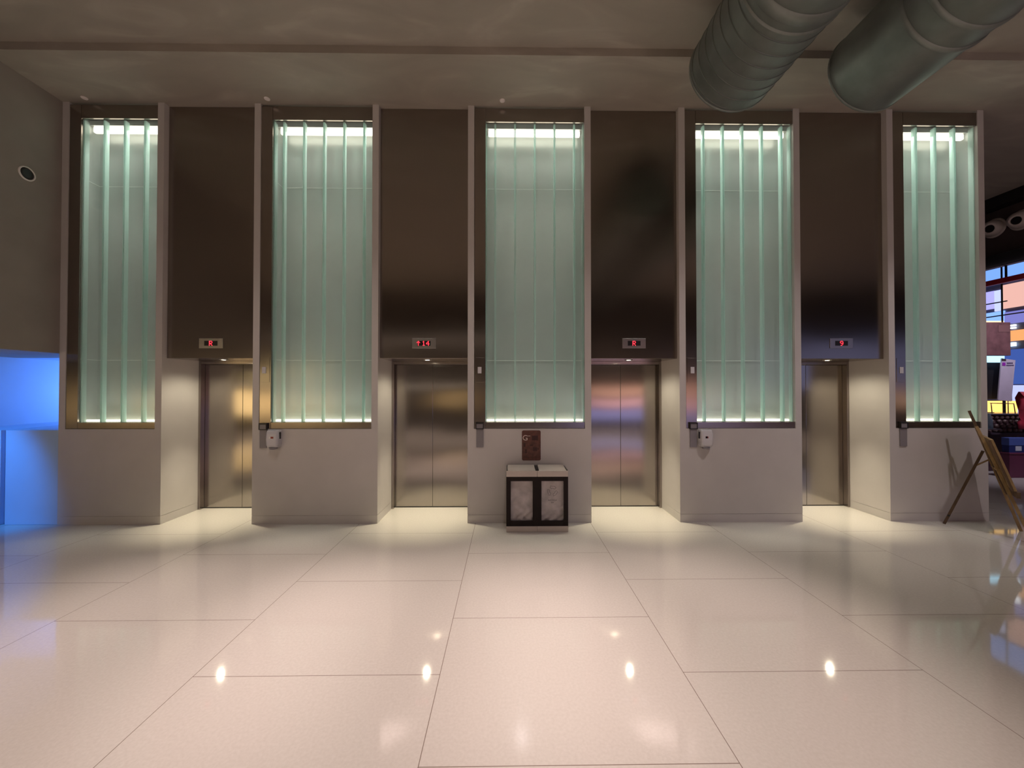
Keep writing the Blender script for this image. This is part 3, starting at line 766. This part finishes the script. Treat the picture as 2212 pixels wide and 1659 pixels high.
# ------------------------------------------------------------------ rest of the hall behind the camera (seen in the steel)
struct(bx('wall_front', plain('dark_hall_wall', (.09, .075, .065), .6), -19, 20, -5.2, -5, 0, ZC + .1), 'wall of the hall opposite the elevators')
struct(bx('wall_left', M_PLASTER, -19.2, -19, -5, 15, 0, ZC + .1), 'outer left wall')
struct(bx('wall_right', M_PLASTER, 20, 20.2, -5, 15, 0, ZC + .1), 'outer right wall')
struct(bx('wall_back', M_PLASTER, 6.37, 6.55, 5.79, 14.6, 0, ZC), 'side wall behind the rightmost pillar')
def shop_window(n, x0, x1, z0, z1, c, s, label):
    d = bpy.data.objects.new(f'window_{n}', None); d.location = ((x0 + x1) / 2, -5, z0); col.objects.link(d); struct(d, label)
    bx('pane', emitter(f'lit_window_{n}', c, s), x0, x1, -4.995, -4.97, z0, z1, d)
    q = MB(); k = .02
    for x in (x0 - k, x1): q.box(x, x + k, -4.999, -4.95, z0 - k, z1 + k)
    for z in (z0 - k, z1): q.box(x0, x1, -4.999, -4.95, z, z + k)
    q.build('window_frame', M_BLACK, d)
shop_window(1, -14.5, -6.6, .62, 1.60, (1.0, .70, .32), 2.6, 'warm lit shop window opposite')
shop_window(2, -10.2, -6.9, 1.95, 2.7, (1.0, .78, .40), 1.6, 'upper warm lit shop window opposite')
shop_window(3, -2.9, -1.5, .95, 1.60, (1.0, .66, .30), .8, 'small warm shop window opposite')
shop_window(4, -14, -1.2, 1.83, 1.87, (1.0, .84, .70), 2.2, 'thin line of light opposite')
shop_window(5, 3.4, 8.4, 1.46, 1.92, (1.0, .55, .40), 1.5, 'orange lit sign band opposite')
shop_window(6, 3.4, 8.4, .88, 1.34, (1.0, .55, .60), 1.7, 'pink lit sign band opposite')
shop_window(7, 2.5, 8.4, .35, .78, (.45, .46, 1.0), 1.3, 'blue lit sign band opposite')
shop_window(8, 9.8, 17.5, 1.7, 3.6, (.46, .50, .95), .45, 'blue lit shop window opposite')
shop_window(9, 14.5, 18, 1.15, 1.6, (1.0, .62, .40), 1.8, 'orange lit sign opposite, far end')
shop_window(10, -13, 1, 3.55, 3.65, (1.0, .80, .66), .9, 'thin cornice light opposite')

def spot(x, y, z, tx, ty, tz, e, c, size, blend, rad=.08):
    l = bpy.data.lights.new('unseen_spot', 'SPOT'); l.energy = e; l.color = c; l.spot_size = R(size); l.spot_blend = blend; l.shadow_soft_size = rad
    o = bpy.data.objects.new('unseen_spot', l); col.objects.link(o); o.location = (x, y, z)
    o.rotation_euler = (Vector((tx, ty, tz)) - Vector((x, y, z))).to_track_quat('-Z', 'Y').to_euler()
def area(x, y, z, tx, ty, tz, sx, sy, e, c):
    l = bpy.data.lights.new('hall_area', 'AREA'); l.shape = 'RECTANGLE'; l.size = sx; l.size_y = sy; l.energy = e; l.color = c
    o = bpy.data.objects.new('hall_area', l); col.objects.link(o); o.location = (x, y, z)
    o.rotation_euler = (Vector((tx, ty, tz)) - Vector((x, y, z))).to_track_quat('-Z', 'Y').to_euler()
WARM = (1.0, .80, .755)
for x, e in ((-4.2, 230), (-2.5, 760), (-.6, 900), (1.25, 820), (4.0, 20)):
    spot(x, 2.2, 5.35, x, 2.65, 0, e, WARM, 44, 1.0)
for x in (-8.5, -4.5, 0, 4.5, 9):  # extra spots added out of view; their floor bounce lifts ceiling and pillars
    spot(x, -1.6, 5.35, x, -1.6, 0, 460, (1.0, .83, .80), 80, 1.0)
    spot(x, -3.2, 5.35, x, -2.9, 0, 600, (1.0, .84, .76), 112, 1.0)
for x, e in ((-4.9, 22), (-2.4, 95), (.3, 105), (3.0, 190), (5.6, 210)):          # unseen spots added to brighten the lower stone
    spot(x, 2.2, 5.35, x, 5.0, .6, e, (1.0, .90, .90), 60, 1.0)
spot(10.2, 6.2, 4.6, 10.3, 8.0, 1.3, 330, (.92, .84, 1.0), 70, .8)      # added lamp out of view, brightens the notice and counter
# unseen blue lamps of the side room; the spot is added for the counter front
area(-6.3, 7.6, 1.7, -7.25, 6.0, 1.7, .5, .5, 34, (.19, .40, 1.0))
spot(-6.75, 3.4, 2.15, -6.74, 5.02, .60, 270, (.02, .29, 1.0), 52, .75, .1)

w = bpy.data.worlds.new('World'); sc.world = w; w.use_nodes = True
w.node_tree.nodes['Background'].inputs[0].default_value = (.02, .02, .022, 1)

# ------------------------------------------------------------------ camera
cd = bpy.data.cameras.new('camera'); co = bpy.data.objects.new('camera', cd); col.objects.link(co)
cd.sensor_width = 36; cd.sensor_fit = 'HORIZONTAL'; cd.lens = F_PX / IW * 36
co.location = CAM; co.rotation_euler = ROT.to_euler()
sc.camera = co
sc.view_settings.view_transform = 'Standard'; sc.view_settings.look = 'None'
sc.view_settings.exposure = 0; sc.view_settings.gamma = 1; sc.view_settings.use_curve_mapping = False
